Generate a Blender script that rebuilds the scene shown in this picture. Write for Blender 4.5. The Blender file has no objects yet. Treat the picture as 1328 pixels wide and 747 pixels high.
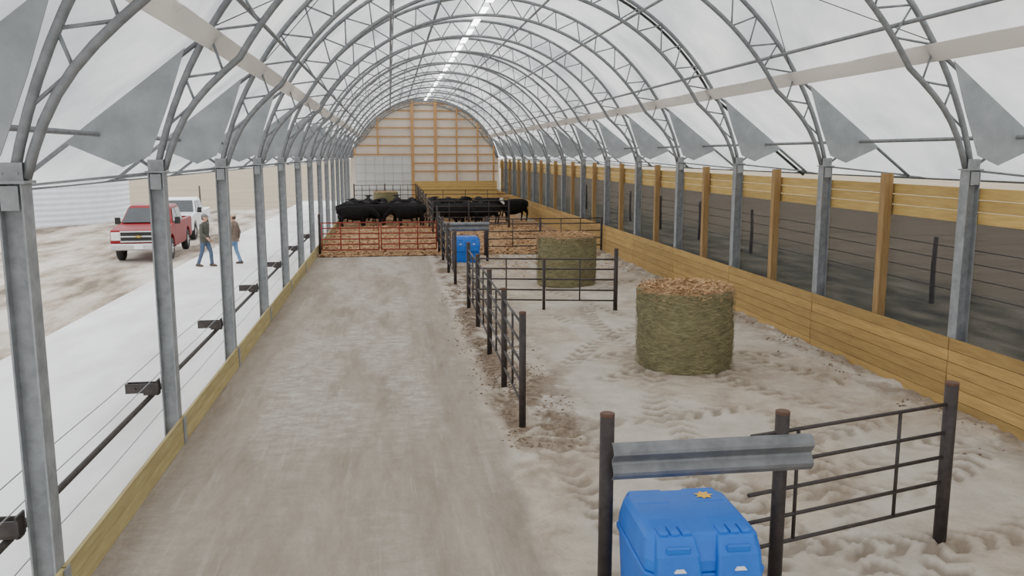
import bpy, bmesh, math, random
from mathutils import Vector, Matrix, noise
random.seed(7)
C = bpy.context.scene.collection
rad = math.radians
# ------------------------------------------------------------------ helpers
def link(o): C.objects.link(o); return o

def tube(bm, pts, radii, seg=8, up=(0,0,1), cap=True):
    pts=[Vector(p) for p in pts]; n=len(pts)
    if not isinstance(radii,(list,tuple)): radii=[radii]*n
    up=Vector(up); rings=[]
    for i,p in enumerate(pts):
        if i==0: t=pts[1]-p
        elif i==n-1: t=p-pts[i-1]
        else: t=(pts[i+1]-p).normalized()+(p-pts[i-1]).normalized()
        if t.length<1e-9: t=Vector((0,0,1))
        t.normalize()
        s=t.cross(up)
        if s.length<0.05: s=t.cross(Vector((1,0,0)))
        if s.length<0.05: s=t.cross(Vector((0,1,0)))
        s.normalize(); u=s.cross(t).normalized()
        r=radii[i]; a,b=(r if isinstance(r,(tuple,list)) else (r,r))
        rings.append([bm.verts.new(p+s*a*math.cos(2*math.pi*k/seg)+u*b*math.sin(2*math.pi*k/seg)) for k in range(seg)])
    for i in range(n-1):
        for k in range(seg):
            bm.faces.new((rings[i][k],rings[i][(k+1)%seg],rings[i+1][(k+1)%seg],rings[i+1][k]))
    if cap:
        bm.faces.new(rings[0][::-1]); bm.faces.new(rings[-1])

def box(bm, c, s, rz=0.0, m=None, mi=0):
    vs=[]
    R=Matrix.Rotation(rz,3,'Z')
    for dx in(-.5,.5):
        for dy in(-.5,.5):
            for dz in(-.5,.5):
                p=R@Vector((dx*s[0],dy*s[1],dz*s[2]))
                if m: p=m@p
                vs.append(bm.verts.new(Vector(c)+p))
    for f in((0,1,3,2),(4,6,7,5),(0,4,5,1),(2,3,7,6),(0,2,6,4),(1,5,7,3)):
        bm.faces.new([vs[i] for i in f]).material_index=mi

def poly_prism(bm, pts, off):
    a=[bm.verts.new(Vector(p)) for p in pts]; b=[bm.verts.new(Vector(p)+Vector(off)) for p in pts]
    bm.faces.new(a[::-1]); bm.faces.new(b)
    n=len(a)
    for i in range(n): bm.faces.new((a[i],a[(i+1)%n],b[(i+1)%n],b[i]))

def mesh(name, bm, mats, smooth=False, fixn=True):
    if fixn: bmesh.ops.recalc_face_normals(bm, faces=bm.faces)
    me=bpy.data.meshes.new(name); bm.to_mesh(me); bm.free()
    if not isinstance(mats,(list,tuple)): mats=[mats]
    for m in mats: me.materials.append(m)
    if smooth:
        for p in me.polygons: p.use_smooth=True
    return me

def obj(name, me, parent=None, loc=(0,0,0), rz=0.0, label=None, cat=None, group=None, kind=None):
    o=bpy.data.objects.new(name, me); link(o)
    o.location=loc; o.rotation_euler=(0,0,rz)
    if parent: o.parent=parent
    if label: o["label"]=label
    if cat: o["category"]=cat
    if group: o["group"]=group
    if kind: o["kind"]=kind
    return o

def empty(name, loc, rz=0, **k):
    e=obj(name, None, None, loc, rz, **k); e.empty_display_size=.1; return e

def dup(root, loc, rz=None, label=None, scale=None):
    n=root.copy(); link(n); n.location=loc
    if rz is not None: n.rotation_euler=(0,0,rz)
    if label: n["label"]=label
    if scale: n.scale=(scale,)*3
    def rec(src,dst):
        for c in list(src.children):
            cc=c.copy(); link(cc); cc.parent=dst; rec(c,cc)
    rec(root,n)
    return n

def bake(o, mats=None):
    bpy.context.view_layer.update()
    dg=bpy.context.evaluated_depsgraph_get()
    me=bpy.data.meshes.new_from_object(o.evaluated_get(dg))
    o.modifiers.clear(); o.data=me
    if mats is not None:
        me.materials.clear()
        for m in mats: me.materials.append(m)
    return me

def remeshed(name, bm, mat, voxel, it=3):
    me=mesh(name,bm,mat); o=bpy.data.objects.new("tmp",me); link(o)
    r=o.modifiers.new("r",'REMESH'); r.mode='VOXEL'; r.voxel_size=voxel
    s=o.modifiers.new("s",'SMOOTH'); s.iterations=it; s.factor=.5
    m2=bake(o,[mat]); bpy.data.objects.remove(o)
    m2.name=name
    for p in m2.polygons: p.use_smooth=True
    return m2

def bevelled(name,bm,mat,w=.02,seg=2):
    me=mesh(name,bm,mat); o=bpy.data.objects.new("tmp",me); link(o)
    b=o.modifiers.new("b",'BEVEL'); b.width=w; b.segments=seg; b.limit_method='ANGLE'; b.angle_limit=rad(30)
    m2=bake(o); bpy.data.objects.remove(o); m2.name=name
    return m2

# ------------------------------------------------------------------ materials
def newmat(name):
    m=bpy.data.materials.new(name); m.use_nodes=True
    nt=m.node_tree; b=nt.nodes["Principled BSDF"]; return m,nt,b

def nmat(name,c1,c2=None,rough=.6,metal=0,scale=5,stretch=(1,1,1),bump=0.0,bscale=None,island=0.0,coat=0,pos=(.3,.7),spec=None):
    m,nt,b=newmat(name); N=nt.nodes; L=nt.links
    b.inputs["Roughness"].default_value=rough; b.inputs["Metallic"].default_value=metal
    if spec is not None: b.inputs["Specular IOR Level"].default_value=spec
    if coat: b.inputs["Coat Weight"].default_value=coat
    if c2 is None: c2=tuple(x*.8 for x in c1)
    tc=N.new("ShaderNodeTexCoord"); mp=N.new("ShaderNodeMapping"); mp.inputs["Scale"].default_value=stretch
    L.new(tc.outputs["Object"],mp.inputs["Vector"])
    nz=N.new("ShaderNodeTexNoise"); nz.inputs["Scale"].default_value=scale; nz.inputs["Detail"].default_value=7; nz.inputs["Roughness"].default_value=.6
    L.new(mp.outputs["Vector"],nz.inputs["Vector"])
    cr=N.new("ShaderNodeValToRGB"); cr.color_ramp.elements[0].position=pos[0]; cr.color_ramp.elements[1].position=pos[1]
    cr.color_ramp.elements[0].color=(*c2,1); cr.color_ramp.elements[1].color=(*c1,1)
    L.new(nz.outputs["Fac"],cr.inputs["Fac"])
    col=cr.outputs["Color"]
    if island:
        g=N.new("ShaderNodeNewGeometry"); hs=N.new("ShaderNodeHueSaturation")
        mr=N.new("ShaderNodeMapRange"); mr.inputs["To Min"].default_value=1-island; mr.inputs["To Max"].default_value=1+island
        L.new(g.outputs["Random Per Island"],mr.inputs["Value"]); L.new(mr.outputs["Result"],hs.inputs["Value"])
        L.new(col,hs.inputs["Color"]); col=hs.outputs["Color"]
    L.new(col,b.inputs["Base Color"])
    if bump:
        n2=N.new("ShaderNodeTexNoise"); n2.inputs["Scale"].default_value=bscale or scale*4; n2.inputs["Detail"].default_value=5
        L.new(mp.outputs["Vector"],n2.inputs["Vector"])
        bp=N.new("ShaderNodeBump"); bp.inputs["Strength"].default_value=bump; bp.inputs["Distance"].default_value=.03
        L.new(n2.outputs["Fac"],bp.inputs["Height"]); L.new(bp.outputs["Normal"],b.inputs["Normal"])
    return m

galv=nmat("galvanized_steel",(.33,.345,.355),(.19,.20,.21),.55,.2,6,bump=.05)
rail_galv=nmat("galvanized_rail",(.20,.205,.21),(.11,.115,.12),.5,.3,5,bump=.05)
galv_truss=nmat("galvanized_tube",(.25,.26,.27),(.16,.17,.18),.5,.2,8)
blackpipe=nmat("black_pipe",(.055,.042,.037),(.024,.019,.018),.6,.1,9,bump=.1)
blackpost=nmat("black_post",(.055,.04,.036),(.02,.016,.015),.65,.1,9,bump=.1)
redpipe=nmat("red_pipe",(.30,.055,.04),(.19,.038,.03),.65,.0,9,spec=.15)
wood=nmat("treated_plank",(.46,.295,.095),(.31,.185,.058),.75,0,3,(.6,.6,6),bump=.15,island=.18)
wood_top=nmat("upper_plank",(.57,.39,.125),(.41,.265,.08),.75,0,3,(.6,.6,6),bump=.15,island=.14)
woodcurb=nmat("curb_plank",(.47,.385,.17),(.33,.255,.105),.75,0,3,(.8,.5,5),bump=.15,island=.14)
woodpost=nmat("timber_post",(.37,.235,.095),(.23,.135,.05),.75,0,4,(4,4,.5),bump=.15)
studwood=nmat("stud_lumber",(.50,.29,.12),(.36,.20,.08),.75,0,3,(2,2,1),island=.1)
oldwood=nmat("weathered_wood",(.10,.085,.07),(.06,.05,.04),.9,0,6)
rubber=nmat("rubber",(.02,.02,.02),(.012,.012,.012),.8)
chrome=nmat("chrome",(.6,.6,.6),(.5,.5,.5),.3,.7)
glassdark=nmat("dark_glass",(.03,.035,.04),(.02,.022,.025),.25,0,2)
redpaint=nmat("red_paint",(.22,.003,.007),(.17,.002,.005),.45,0,2,spec=.25)
whitepaint=nmat("white_paint",(.75,.76,.78),(.68,.69,.7),.35,0,2,coat=.3)
lampglass=nmat("lamp_glass",(.8,.8,.78),(.6,.6,.6),.2)
gold=nmat("gold_emblem",(.5,.36,.08),(.4,.3,.06),.3,.6)
bluep=nmat("blue_plastic",(.009,.145,.60),(.007,.115,.50),.5,0,3,bump=.03,spec=.4)
yellow=nmat("yellow_sticker",(.80,.48,.03),(.75,.42,.02),.6)
whites=nmat("white_sticker",(.8,.82,.85),(.7,.72,.75),.5)
plate=nmat("grey_gusset",(.36,.38,.395),(.23,.25,.26),.7,0,2.0,bump=.02)
bin_m=nmat("bin_steel",(.72,.76,.80),(.62,.66,.71),.5,.1,2)
apron_m=nmat("apron_concrete",(.78,.77,.76),(.50,.48,.46),.85,0,.45,(1,.35,1),bump=.1,bscale=8,pos=(.30,.55))
cowblack=nmat("black_hide",(.013,.011,.011),(.006,.005,.005),.85,0,5,spec=.2)
cowwhite=nmat("white_hide",(.55,.5,.45),(.4,.36,.32),.8,0,5)
skin=nmat("skin",(.48,.27,.19),(.42,.23,.16),.6,0,6)
denim=nmat("dark_denim",(.07,.10,.155),(.04,.06,.10),.85,0,12)
denim2=nmat("faded_denim",(.15,.24,.40),(.10,.17,.29),.85,0,12)
jk1=nmat("dark_jacket",(.075,.07,.055),(.04,.04,.032),.85,0,8)
jk2=nmat("brown_jacket",(.20,.15,.115),(.12,.085,.065),.85,0,8)
capm=nmat("tan_cap",(.55,.45,.32),(.45,.36,.25),.8)
capd=nmat("grey_cap",(.14,.14,.14),(.1,.1,.1),.8)
bootm=nmat("boot_leather",(.08,.045,.03),(.05,.03,.02),.7)
hairm=nmat("hair",(.06,.035,.02),(.03,.02,.012),.8)
baleside=nmat("bale_hay",(.27,.245,.125),(.13,.115,.058),.95,0,7,(1,1,3.2),bump=.9,bscale=26,pos=(.32,.70))
baletop=nmat("bale_stalks",(.44,.275,.13),(.23,.135,.065),.95,0,14,bump=.8,pos=(.35,.65))
flake=nmat("corn_husk",(.55,.345,.165),(.34,.19,.09),.9,0,4,island=.4)
bedding_m=nmat("bedding_stalks",(.50,.305,.15),(.25,.14,.075),.95,0,4,bump=.8,bscale=12,pos=(.33,.68))
clod_m=nmat("soil_clod",(.27,.20,.14),(.15,.11,.075),.95,0,6,island=.3)
wire_m=nmat("wire",(.25,.26,.27),(.2,.2,.2),.5,.3)
strap_m=nmat("dark_strap",(.06,.06,.055),(.04,.04,.04),.8)
doorgrid=nmat("door_grid_steel",(.55,.55,.55),(.47,.47,.48),.6)
fibre_m=nmat("straw_fibre",(.36,.315,.17),(.16,.135,.07),.9,0,4,island=.4)

def cover_material(name,col,tr,col2,sc=.8,st=(1,.25,1)):
    m=bpy.data.materials.new(name); m.use_nodes=True; nt=m.node_tree; N=nt.nodes; L=nt.links
    for n in list(N): N.remove(n)
    out=N.new("ShaderNodeOutputMaterial"); mix=N.new("ShaderNodeMixShader"); mix.inputs[0].default_value=tr
    d=N.new("ShaderNodeBsdfDiffuse"); t=N.new("ShaderNodeBsdfTranslucent")
    tc=N.new("ShaderNodeTexCoord"); mp=N.new("ShaderNodeMapping"); mp.inputs["Scale"].default_value=st
    nz=N.new("ShaderNodeTexNoise"); nz.inputs["Scale"].default_value=sc; nz.inputs["Detail"].default_value=5; nz.inputs["Roughness"].default_value=.55
    cr=N.new("ShaderNodeValToRGB"); cr.color_ramp.elements[0].color=(*col2,1); cr.color_ramp.elements[1].color=(*col,1)
    cr.color_ramp.elements[0].position=.3; cr.color_ramp.elements[1].position=.65
    L.new(tc.outputs["Object"],mp.inputs["Vector"]); L.new(mp.outputs["Vector"],nz.inputs["Vector"]); L.new(nz.outputs["Fac"],cr.inputs["Fac"])
    L.new(cr.outputs["Color"],d.inputs["Color"]); L.new(cr.outputs["Color"],t.inputs["Color"])
    L.new(d.outputs[0],mix.inputs[1]); L.new(t.outputs[0],mix.inputs[2]); L.new(mix.outputs[0],out.inputs[0])
    return m
cover_m=cover_material("roof_fabric",(.88,.88,.86),.62,(.48,.49,.505),.55,(1,.7,.6))
band_m=cover_material("band_fabric",(.80,.77,.73),.55,(.70,.67,.63))
panel_m=cover_material("end_panel",(.74,.68,.61),.42,(.63,.58,.52))
door_m=cover_material("door_panel",(.90,.92,.92),.6,(.84,.86,.86))
def screen_material():
    m=bpy.data.materials.new("wind_screen_mesh"); m.use_nodes=True; nt=m.node_tree; N=nt.nodes; L=nt.links
    for n in list(N): N.remove(n)
    out=N.new("ShaderNodeOutputMaterial"); mix=N.new("ShaderNodeMixShader"); mix.inputs[0].default_value=.38
    d=N.new("ShaderNodeBsdfDiffuse"); d.inputs["Color"].default_value=(.042,.038,.043,1); t=N.new("ShaderNodeBsdfTransparent")
    L.new(d.outputs[0],mix.inputs[1]); L.new(t.outputs[0],mix.inputs[2]); L.new(mix.outputs[0],out.inputs[0]); return m
screen_m=screen_material()

def floor_material():
    m,nt,b=newmat("barn_floor"); N=nt.nodes; L=nt.links
    b.inputs["Roughness"].default_value=.95; b.inputs["Specular IOR Level"].default_value=.25
    tc=N.new("ShaderNodeTexCoord"); sp=N.new("ShaderNodeSeparateXYZ"); L.new(tc.outputs["Object"],sp.inputs[0])
    def nz(scale,st=(1,1,1),det=8,rg=.6,dist=0):
        mp=N.new("ShaderNodeMapping"); mp.inputs["Scale"].default_value=st; L.new(tc.outputs["Object"],mp.inputs["Vector"])
        n=N.new("ShaderNodeTexNoise"); n.inputs["Scale"].default_value=scale; n.inputs["Detail"].default_value=det; n.inputs["Roughness"].default_value=rg
        n.inputs["Distortion"].default_value=dist
        L.new(mp.outputs["Vector"],n.inputs["Vector"]); return n.outputs["Fac"]
    def ramp(f,c1,c2,p1,p2):
        r=N.new("ShaderNodeValToRGB"); r.color_ramp.elements[0].color=(*c1,1); r.color_ramp.elements[1].color=(*c2,1)
        r.color_ramp.elements[0].position=p1; r.color_ramp.elements[1].position=p2; L.new(f,r.inputs["Fac"]); return r.outputs["Color"]
    def math_(op,a,b_):
        n=N.new("ShaderNodeMath"); n.operation=op
        for i,x in enumerate((a,b_)):
            if isinstance(x,(int,float)): n.inputs[i].default_value=x
            else: L.new(x,n.inputs[i])
        return n.outputs[0]
    def mr(v,a,b_,lo=0,hi=1):
        n=N.new("ShaderNodeMapRange"); n.interpolation_type='SMOOTHSTEP'
        n.inputs["From Min"].default_value=a; n.inputs["From Max"].default_value=b_; n.inputs["To Min"].default_value=lo; n.inputs["To Max"].default_value=hi
        L.new(v,n.inputs["Value"]); return n.outputs["Result"]
    def mix(f,a,b_):
        n=N.new("ShaderNodeMix"); n.data_type='RGBA'; L.new(f,n.inputs["Factor"]); L.new(a,n.inputs["A"]); L.new(b_,n.inputs["B"]); return n.outputs["Result"]
    def rgb(c):
        n=N.new("ShaderNodeRGB"); n.outputs[0].default_value=(*c,1); return n.outputs[0]
    x=sp.outputs["X"]; y=sp.outputs["Y"]
    n_edge=nz(1.1,(1,.6,1))
    xe=math_('ADD',x,math_('MULTIPLY',math_('SUBTRACT',n_edge,.5),.8))
    side=mr(xe,1.30,1.55)
    lane=ramp(nz(1.9,(1,.2,1),10,.78,.2),(.235,.190,.145),(.385,.328,.265),.34,.66)
    streak=ramp(nz(3.4,(.8,1.6,1),10,.88,.5),(.30,.257,.21),(.60,.55,.485),.42,.64)
    band=math_('MULTIPLY',mr(y,9,14),mr(math_('ABSOLUTE',math_('ADD',x,.7),0),2.1,1.0,0,1))
    lanec=mix(math_('MULTIPLY',mr(nz(.6,(1.4,.35,1),6,.65),.40,.58,0,.95),math_('MAXIMUM',band,.30)),lane,streak)
    scr=mr(nz(4.5,(1.6,.07,1),8,.75),.55,.64)
    lanec=mix(math_('MULTIPLY',scr,.20),lanec,rgb((.58,.53,.46)))
    sand=ramp(nz(1.6,(1,1,1),10,.75,.6),(.335,.272,.205),(.53,.455,.365),.35,.62)
    slab=ramp(nz(2.0,(1,.8,1),9,.65),(.43,.378,.315),(.55,.495,.42),.35,.62)
    sandc=mix(mr(nz(.42,(1,.6,1),5,.5,.5),.46,.53),sand,slab)
    at=N.new("ShaderNodeAttribute"); at.attribute_name="track"
    sandc=mix(math_('MULTIPLY',at.outputs["Fac"],.9),sandc,rgb((.235,.185,.135)))
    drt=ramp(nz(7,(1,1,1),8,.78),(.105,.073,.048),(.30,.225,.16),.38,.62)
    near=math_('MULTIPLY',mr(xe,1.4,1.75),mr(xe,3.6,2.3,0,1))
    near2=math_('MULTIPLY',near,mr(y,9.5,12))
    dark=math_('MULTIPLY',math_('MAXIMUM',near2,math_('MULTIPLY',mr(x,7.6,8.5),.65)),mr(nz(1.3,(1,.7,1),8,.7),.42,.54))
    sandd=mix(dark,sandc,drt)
    specks=mix(math_('MULTIPLY',mr(nz(9,(1,1,1),6,.8),.60,.68),.35),sandd,drt)
    col=mix(side,lanec,specks)
    L.new(col,b.inputs["Base Color"])
    hgt=math_('ADD',nz(9,(1,1,1),8,.75),math_('MULTIPLY',nz(35,(1,1,1),4,.6),.35))
    bp=N.new("ShaderNodeBump"); bp.inputs["Distance"].default_value=.05; bp.inputs["Strength"].default_value=.5
    L.new(hgt,bp.inputs["Height"]); L.new(bp.outputs["Normal"],b.inputs["Normal"])
    return m
floor_m=floor_material()

def ground_material():
    m,nt,b=newmat("outdoor_ground"); N=nt.nodes; L=nt.links
    b.inputs["Roughness"].default_value=.95
    tc=N.new("ShaderNodeTexCoord"); sp=N.new("ShaderNodeSeparateXYZ"); L.new(tc.outputs["Object"],sp.inputs[0])
    def nz(scale,st):
        mp=N.new("ShaderNodeMapping"); mp.inputs["Scale"].default_value=st; L.new(tc.outputs["Object"],mp.inputs["Vector"])
        n=N.new("ShaderNodeTexNoise"); n.inputs["Scale"].default_value=scale; n.inputs["Detail"].default_value=9; n.inputs["Roughness"].default_value=.65; L.new(mp.outputs["Vector"],n.inputs["Vector"]); return n.outputs["Fac"]
    def ramp(f,cs):
        r=N.new("ShaderNodeValToRGB"); e=r.color_ramp.elements
        e[0].color=(*cs[0][1],1); e[0].position=cs[0][0]; e[1].color=(*cs[-1][1],1); e[1].position=cs[-1][0]
        for p,c in cs[1:-1]:
            k=e.new(p); k.color=(*c,1)
        L.new(f,r.inputs["Fac"]); return r.outputs["Color"]
    dirt=ramp(nz(.55,(1.2,.35,1)),[(.38,(.14,.105,.07)),(.47,(.34,.28,.215)),(.60,(.56,.50,.43))])
    field=ramp(nz(.5,(.3,2.0,1)),[(.3,(.17,.13,.08)),(.5,(.29,.23,.15)),(.7,(.37,.31,.22))])
    def mr(v,a,b_):
        n=N.new("ShaderNodeMapRange"); n.inputs["From Min"].default_value=a; n.inputs["From Max"].default_value=b_; L.new(v,n.inputs["Value"]); return n.outputs["Result"]
    mx=N.new("ShaderNodeMath"); mx.operation='MAXIMUM'
    L.new(mr(sp.outputs["Y"],66,69),mx.inputs[0]); L.new(mr(sp.outputs["X"],9,9.5),mx.inputs[1])
    mi=N.new("ShaderNodeMix"); mi.data_type='RGBA'; L.new(mx.outputs[0],mi.inputs["Factor"]); L.new(dirt,mi.inputs["A"]); L.new(field,mi.inputs["B"])
    grass=ramp(nz(1.3,(1,.3,1)),[(.34,(.045,.04,.03)),(.50,(.15,.145,.085)),(.64,(.32,.28,.20))])
    g1=mr(sp.outputs["X"],9,9.6); g2=mr(sp.outputs["X"],19,16.5)
    gm=N.new("ShaderNodeMath"); gm.operation='MULTIPLY'; L.new(g1,gm.inputs[0]); L.new(g2,gm.inputs[1])
    m2=N.new("ShaderNodeMix"); m2.data_type='RGBA'; L.new(gm.outputs[0],m2.inputs["Factor"]); L.new(mi.outputs["Result"],m2.inputs["A"]); L.new(grass,m2.inputs["B"])
    L.new(m2.outputs["Result"],b.inputs["Base Color"])
    bp=N.new("ShaderNodeBump"); bp.inputs["Distance"].default_value=.15; bp.inputs["Strength"].default_value=.6
    L.new(nz(2.5,(1,1,1)),bp.inputs["Height"]); L.new(bp.outputs["Normal"],b.inputs["Normal"])
    return m
ground_m=ground_material()

# ------------------------------------------------------------------ dimensions
XL,XR=-3.07,8.80; XC=(XL+XR)/2; ZP=3.79; RO=6.10; CZ=-1.4
YS=[7.55+4.42*i for i in range(-1,15)]; YEND=YS[-1]
OFF=(XR-XL)/2
def arc(R,phi): return (XC+R*math.cos(phi), ZP+CZ+R*math.sin(phi))
PH0=math.asin(1.4/RO); PJ=math.asin((1.75+1.4)/RO)

# ------------------------------------------------------------------ floor & grounds
TR=[(2.5,20,8.0),(2.5,20,9.7),(14.5,10.5,10.6),(14.5,10.5,12.3),(16,19,9.6),(16,19,11.2),(-20,16,24.6),(-20,16,26.2),(9.5,4,5.2),(9.5,4,6.8),(5.5,12,3.0),(5.5,12,4.4)]
def fht(x,y):
    h=.010*noise.noise((x*1.5,y*.8,0)); tr=0.0
    if x>1.4:
        k=min(1,(x-1.4)/.5)
        h+=k*(.03*noise.noise((x*.9,y*.7,3))+.008*noise.noise((x*4,y*4,5))+.007*noise.noise((x*11,y*11,5)))
        if x<7.9 and y<32:
            for i,(a,b,R) in enumerate(TR):
                dx=x-a; dy=y-b; q=math.hypot(dx,dy)-R
                if abs(q)<.26:
                    ang=math.atan2(dy,dx)*R
                    w=min(1,(1-abs(q)/.26)*3)
                    fade=k*max(0,min(1,.6+2.4*noise.noise((x*.5,y*.5,i*3.1))))
                    lug=math.sin((ang+abs(q)*.9)*2*math.pi/.34)>0.0
                    h+=fade*w*(-.03+(.045 if lug else 0))
                    tr=max(tr,fade*w*(0.08 if lug else .9))
    if x>7.6: h+=min(1,(x-7.6)/.8)*(.06+.12*abs(noise.noise((x*2.3,y*1.7,9)))+.05*noise.noise((x*7,y*7,2)))
    d=abs(x-2.0)
    if d<.8 and y>9: h+=(1-d/.8)**1.2*.10*max(0,.2+noise.noise((x*3,y*1.6,7))+.4*noise.noise((x*9,y*8,7)))
    return h,tr
def fh(x,y): return fht(x,y)[0]
bm=bmesh.new()
xs=[-3.17+.2*i for i in range(0,23)]
while xs[-1]<8.85: xs.append(xs[-1]+.055)
ys=[-6]
while ys[-1]<70: ys.append(ys[-1]+(.6 if ys[-1]<4 else .055 if ys[-1]<20 else .1 if ys[-1]<36 else .5))
lay=bm.verts.layers.float.new("track")
grid=[]
for y in ys:
    row=[]
    for x in xs:
        h,t_=fht(x,y); v=bm.verts.new((x,y,h)); v[lay]=t_; row.append(v)
    grid.append(row)
for j in range(len(ys)-1):
    for i in range(len(xs)-1):
        bm.faces.new((grid[j][i],grid[j][i+1],grid[j+1][i+1],grid[j+1][i]))
obj("floor",mesh("floor",bm,floor_m,True),kind="structure",label="packed sand and concrete barn floor with tyre tracks")
bm=bmesh.new(); rnd=random.Random(5)
for k in range(2600):
    x=rnd.gauss(2.1,.32); y=rnd.uniform(11,26)
    if noise.noise((x*1.1,y*.8,4))<-.05 : continue
    s=rnd.uniform(.006,.024)
    m_=Matrix.Translation((x,y,fh(x,y)+s*.3))@Matrix.Rotation(rnd.uniform(0,6),4,'Z')@Matrix.Diagonal((s*rnd.uniform(.8,1.5),s,s*.7,1))
    bmesh.ops.create_icosphere(bm,subdivisions=1,radius=1,matrix=m_)
obj("soil_crumbs",mesh("soil_crumbs",bm,clod_m),kind="stuff",label="brown soil crumbs along the centre fence",cat="soil")
bm=bmesh.new()
for k in range(700):
    x=8.52-abs(rnd.gauss(0,.32)); y=rnd.uniform(7,33)
    if noise.noise((x*1.1,y*.8,4))<.0 : continue
    s=rnd.uniform(.008,.028)
    m_=Matrix.Translation((x,y,fh(x,y)+s*.3))@Matrix.Rotation(rnd.uniform(0,6),4,'Z')@Matrix.Diagonal((s*rnd.uniform(.8,1.5),s,s*.7,1))
    bmesh.ops.create_icosphere(bm,subdivisions=1,radius=1,matrix=m_)
obj("wall_base_crumbs",mesh("wall_base_crumbs",bm,clod_m),kind="stuff",label="brown soil crumbs piled along the plank wall",cat="soil")
bm=bmesh.new()
vs=[bm.verts.new(p) for p in((-600,-200,-.12),(600,-200,-.12),(600,900,-.12),(-600,900,-.12))]; bm.faces.new(vs)
obj("ground",mesh("ground",bm,ground_m),kind="structure",label="tan dirt yard and brown harvested field")
bm=bmesh.new(); box(bm,(-5.42,32,-.045),(4.5,90,.09))
obj("concrete_apron",mesh("concrete_apron",bm,apron_m),kind="structure",label="pale concrete feeding apron beside the barn posts")
# bedding
bm=bmesh.new()
bx=[-2.9+.16*i for i in range(73)]; bx=[min(x,8.62) for x in bx]
Y0=34.0
by=[Y0]
while by[-1]<69: by.append(by[-1]+(.16 if by[-1]<50 else .5))
def bh(x,y): return .02+.06*(noise.noise((x*.9,y*.9,1))+.6*noise.noise((x*3,y*3,4))+.4*noise.noise((x*8,y*8,4)))*min(1,(y-Y0)/1.0)+.05*min(1,(y-Y0))
g=[[bm.verts.new((x,y,bh(x,y))) for x in bx] for y in by]
for j in range(len(by)-1):
    for i in range(len(bx)-1): bm.faces.new((g[j][i],g[j][i+1],g[j+1][i+1],g[j+1][i]))
for f in bm.faces: f.material_index=0
for k in range(16000):
    y=Y0+(random.random()**1.2)*15; x=random.uniform(-2.8,8.5); z=bh(x,y)+.02
    a=random.uniform(0,6.28); l=random.uniform(.03,.09); w=random.uniform(.011,.03)
    d=Vector((math.cos(a),math.sin(a),random.uniform(-.3,.5)))*l; s=Vector((-math.sin(a),math.cos(a),random.uniform(-.6,.6)))*w
    p=Vector((x,y,z)); f=bm.faces.new([bm.verts.new(q) for q in(p-d-s,p+d-s,p+d+s,p-d+s)]); f.material_index=1
obj("straw_bedding",mesh("straw_bedding",bm,[bedding_m,flake],fixn=False),kind="stuff",label="orange-brown shredded corn stalk bedding in the pens",cat="bedding")
bm=bmesh.new()
for k in range(2600):
    y=random.uniform(27,34); x=3.0+5.4*random.random()
    if random.random()>(y-26.5)/7: continue
    if math.hypot(x-5.42,y-25.9)<1.1: continue
    z=fh(x,y)+.012
    a=random.uniform(0,6.28); l=random.uniform(.03,.08); w=random.uniform(.01,.026)
    d=Vector((math.cos(a),math.sin(a),random.uniform(-.1,.3)))*l; s=Vector((-math.sin(a),math.cos(a),random.uniform(-.2,.2)))*w
    p=Vector((x,y,z)); bm.faces.new([bm.verts.new(q) for q in(p-d-s,p+d-s,p+d+s,p-d+s)])
obj("scattered_stalks",mesh("scattered_stalks",bm,flake,fixn=False),kind="stuff",label="loose corn stalk bits scattered on the sand",cat="bedding")

# ------------------------------------------------------------------ ceiling cover
prof=[(XC+OFF+1.92,ZP-.24)]
for k in range(1,7):
    t=k/7; a=arc(RO+.06,PJ); prof.append((prof[0][0]*(1-t)+a[0]*t, prof[0][1]*(1-t)+a[1]*t))
NP=40
for k in range(NP+1):
    ph=PJ+(math.pi-2*PJ)*k/NP; prof.append(arc(RO+.06,ph))
left=[(2*XC-p[0],p[1]) for p in prof[:7]][::-1]
prof+=left
yy=[-5.0,-1.3]
for i in range(len(YS)-1):
    for k in range(8): yy.append(YS[i]+4.42*k/8)
yy.append(YEND+.25)
bm=bmesh.new(); rows=[]
for y in yy:
    t=((y-YS[0])/4.42)%1.0; sag=.20*abs(math.sin(math.pi*t)) if YS[0]<y<YEND else 0
    row=[]
    for (x,z) in prof:
        d=Vector((XC-x,0,ZP-z)).normalized()*sag
        row.append(bm.verts.new((x+d.x,y,z+d.z)))
    rows.append(row)
for j in range(len(rows)-1):
    for i in range(len(prof)-1):
        f=bm.faces.new((rows[j][i],rows[j][i+1],rows[j+1][i+1],rows[j+1][i]))
obj("ceiling",mesh("ceiling",bm,cover_m,True,fixn=False),kind="structure",label="white translucent fabric barn cover")
ridge_m=nmat("ridge_glow_white",(.95,.95,.95),(.9,.9,.9),.6)
bn=ridge_m.node_tree.nodes["Principled BSDF"]; bn.inputs["Emission Color"].default_value=(1,1,1,1); bn.inputs["Emission Strength"].default_value=9  # ridge vent is no lamp; emission stands in for daylight through it
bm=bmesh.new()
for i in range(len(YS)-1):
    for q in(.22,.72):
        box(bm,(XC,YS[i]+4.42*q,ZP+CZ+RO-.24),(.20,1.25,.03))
obj("window_1",mesh("window_1",bm,ridge_m),kind="structure",label="white ridge vent strip with glow in place of daylight")
for n,s in((1,1),(2,-1)):
    bm=bmesh.new()
    pts=[]
    for dphi in(-.020,.026):
        x,z=arc(RO-.11,PJ+dphi); pts.append((XC+s*(x-XC),z))
    vs=[]
    for y in(-4.5,YEND):
        for p in pts: vs.append((p[0],y,p[1]))
    poly_prism(bm,[vs[0],vs[1],vs[3],vs[2]],(-s*.015,0,-.015))
    obj("trim_%d"%n,mesh("trim",bm,band_m),kind="structure",label="wide tan reinforcing band along the cover")

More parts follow.
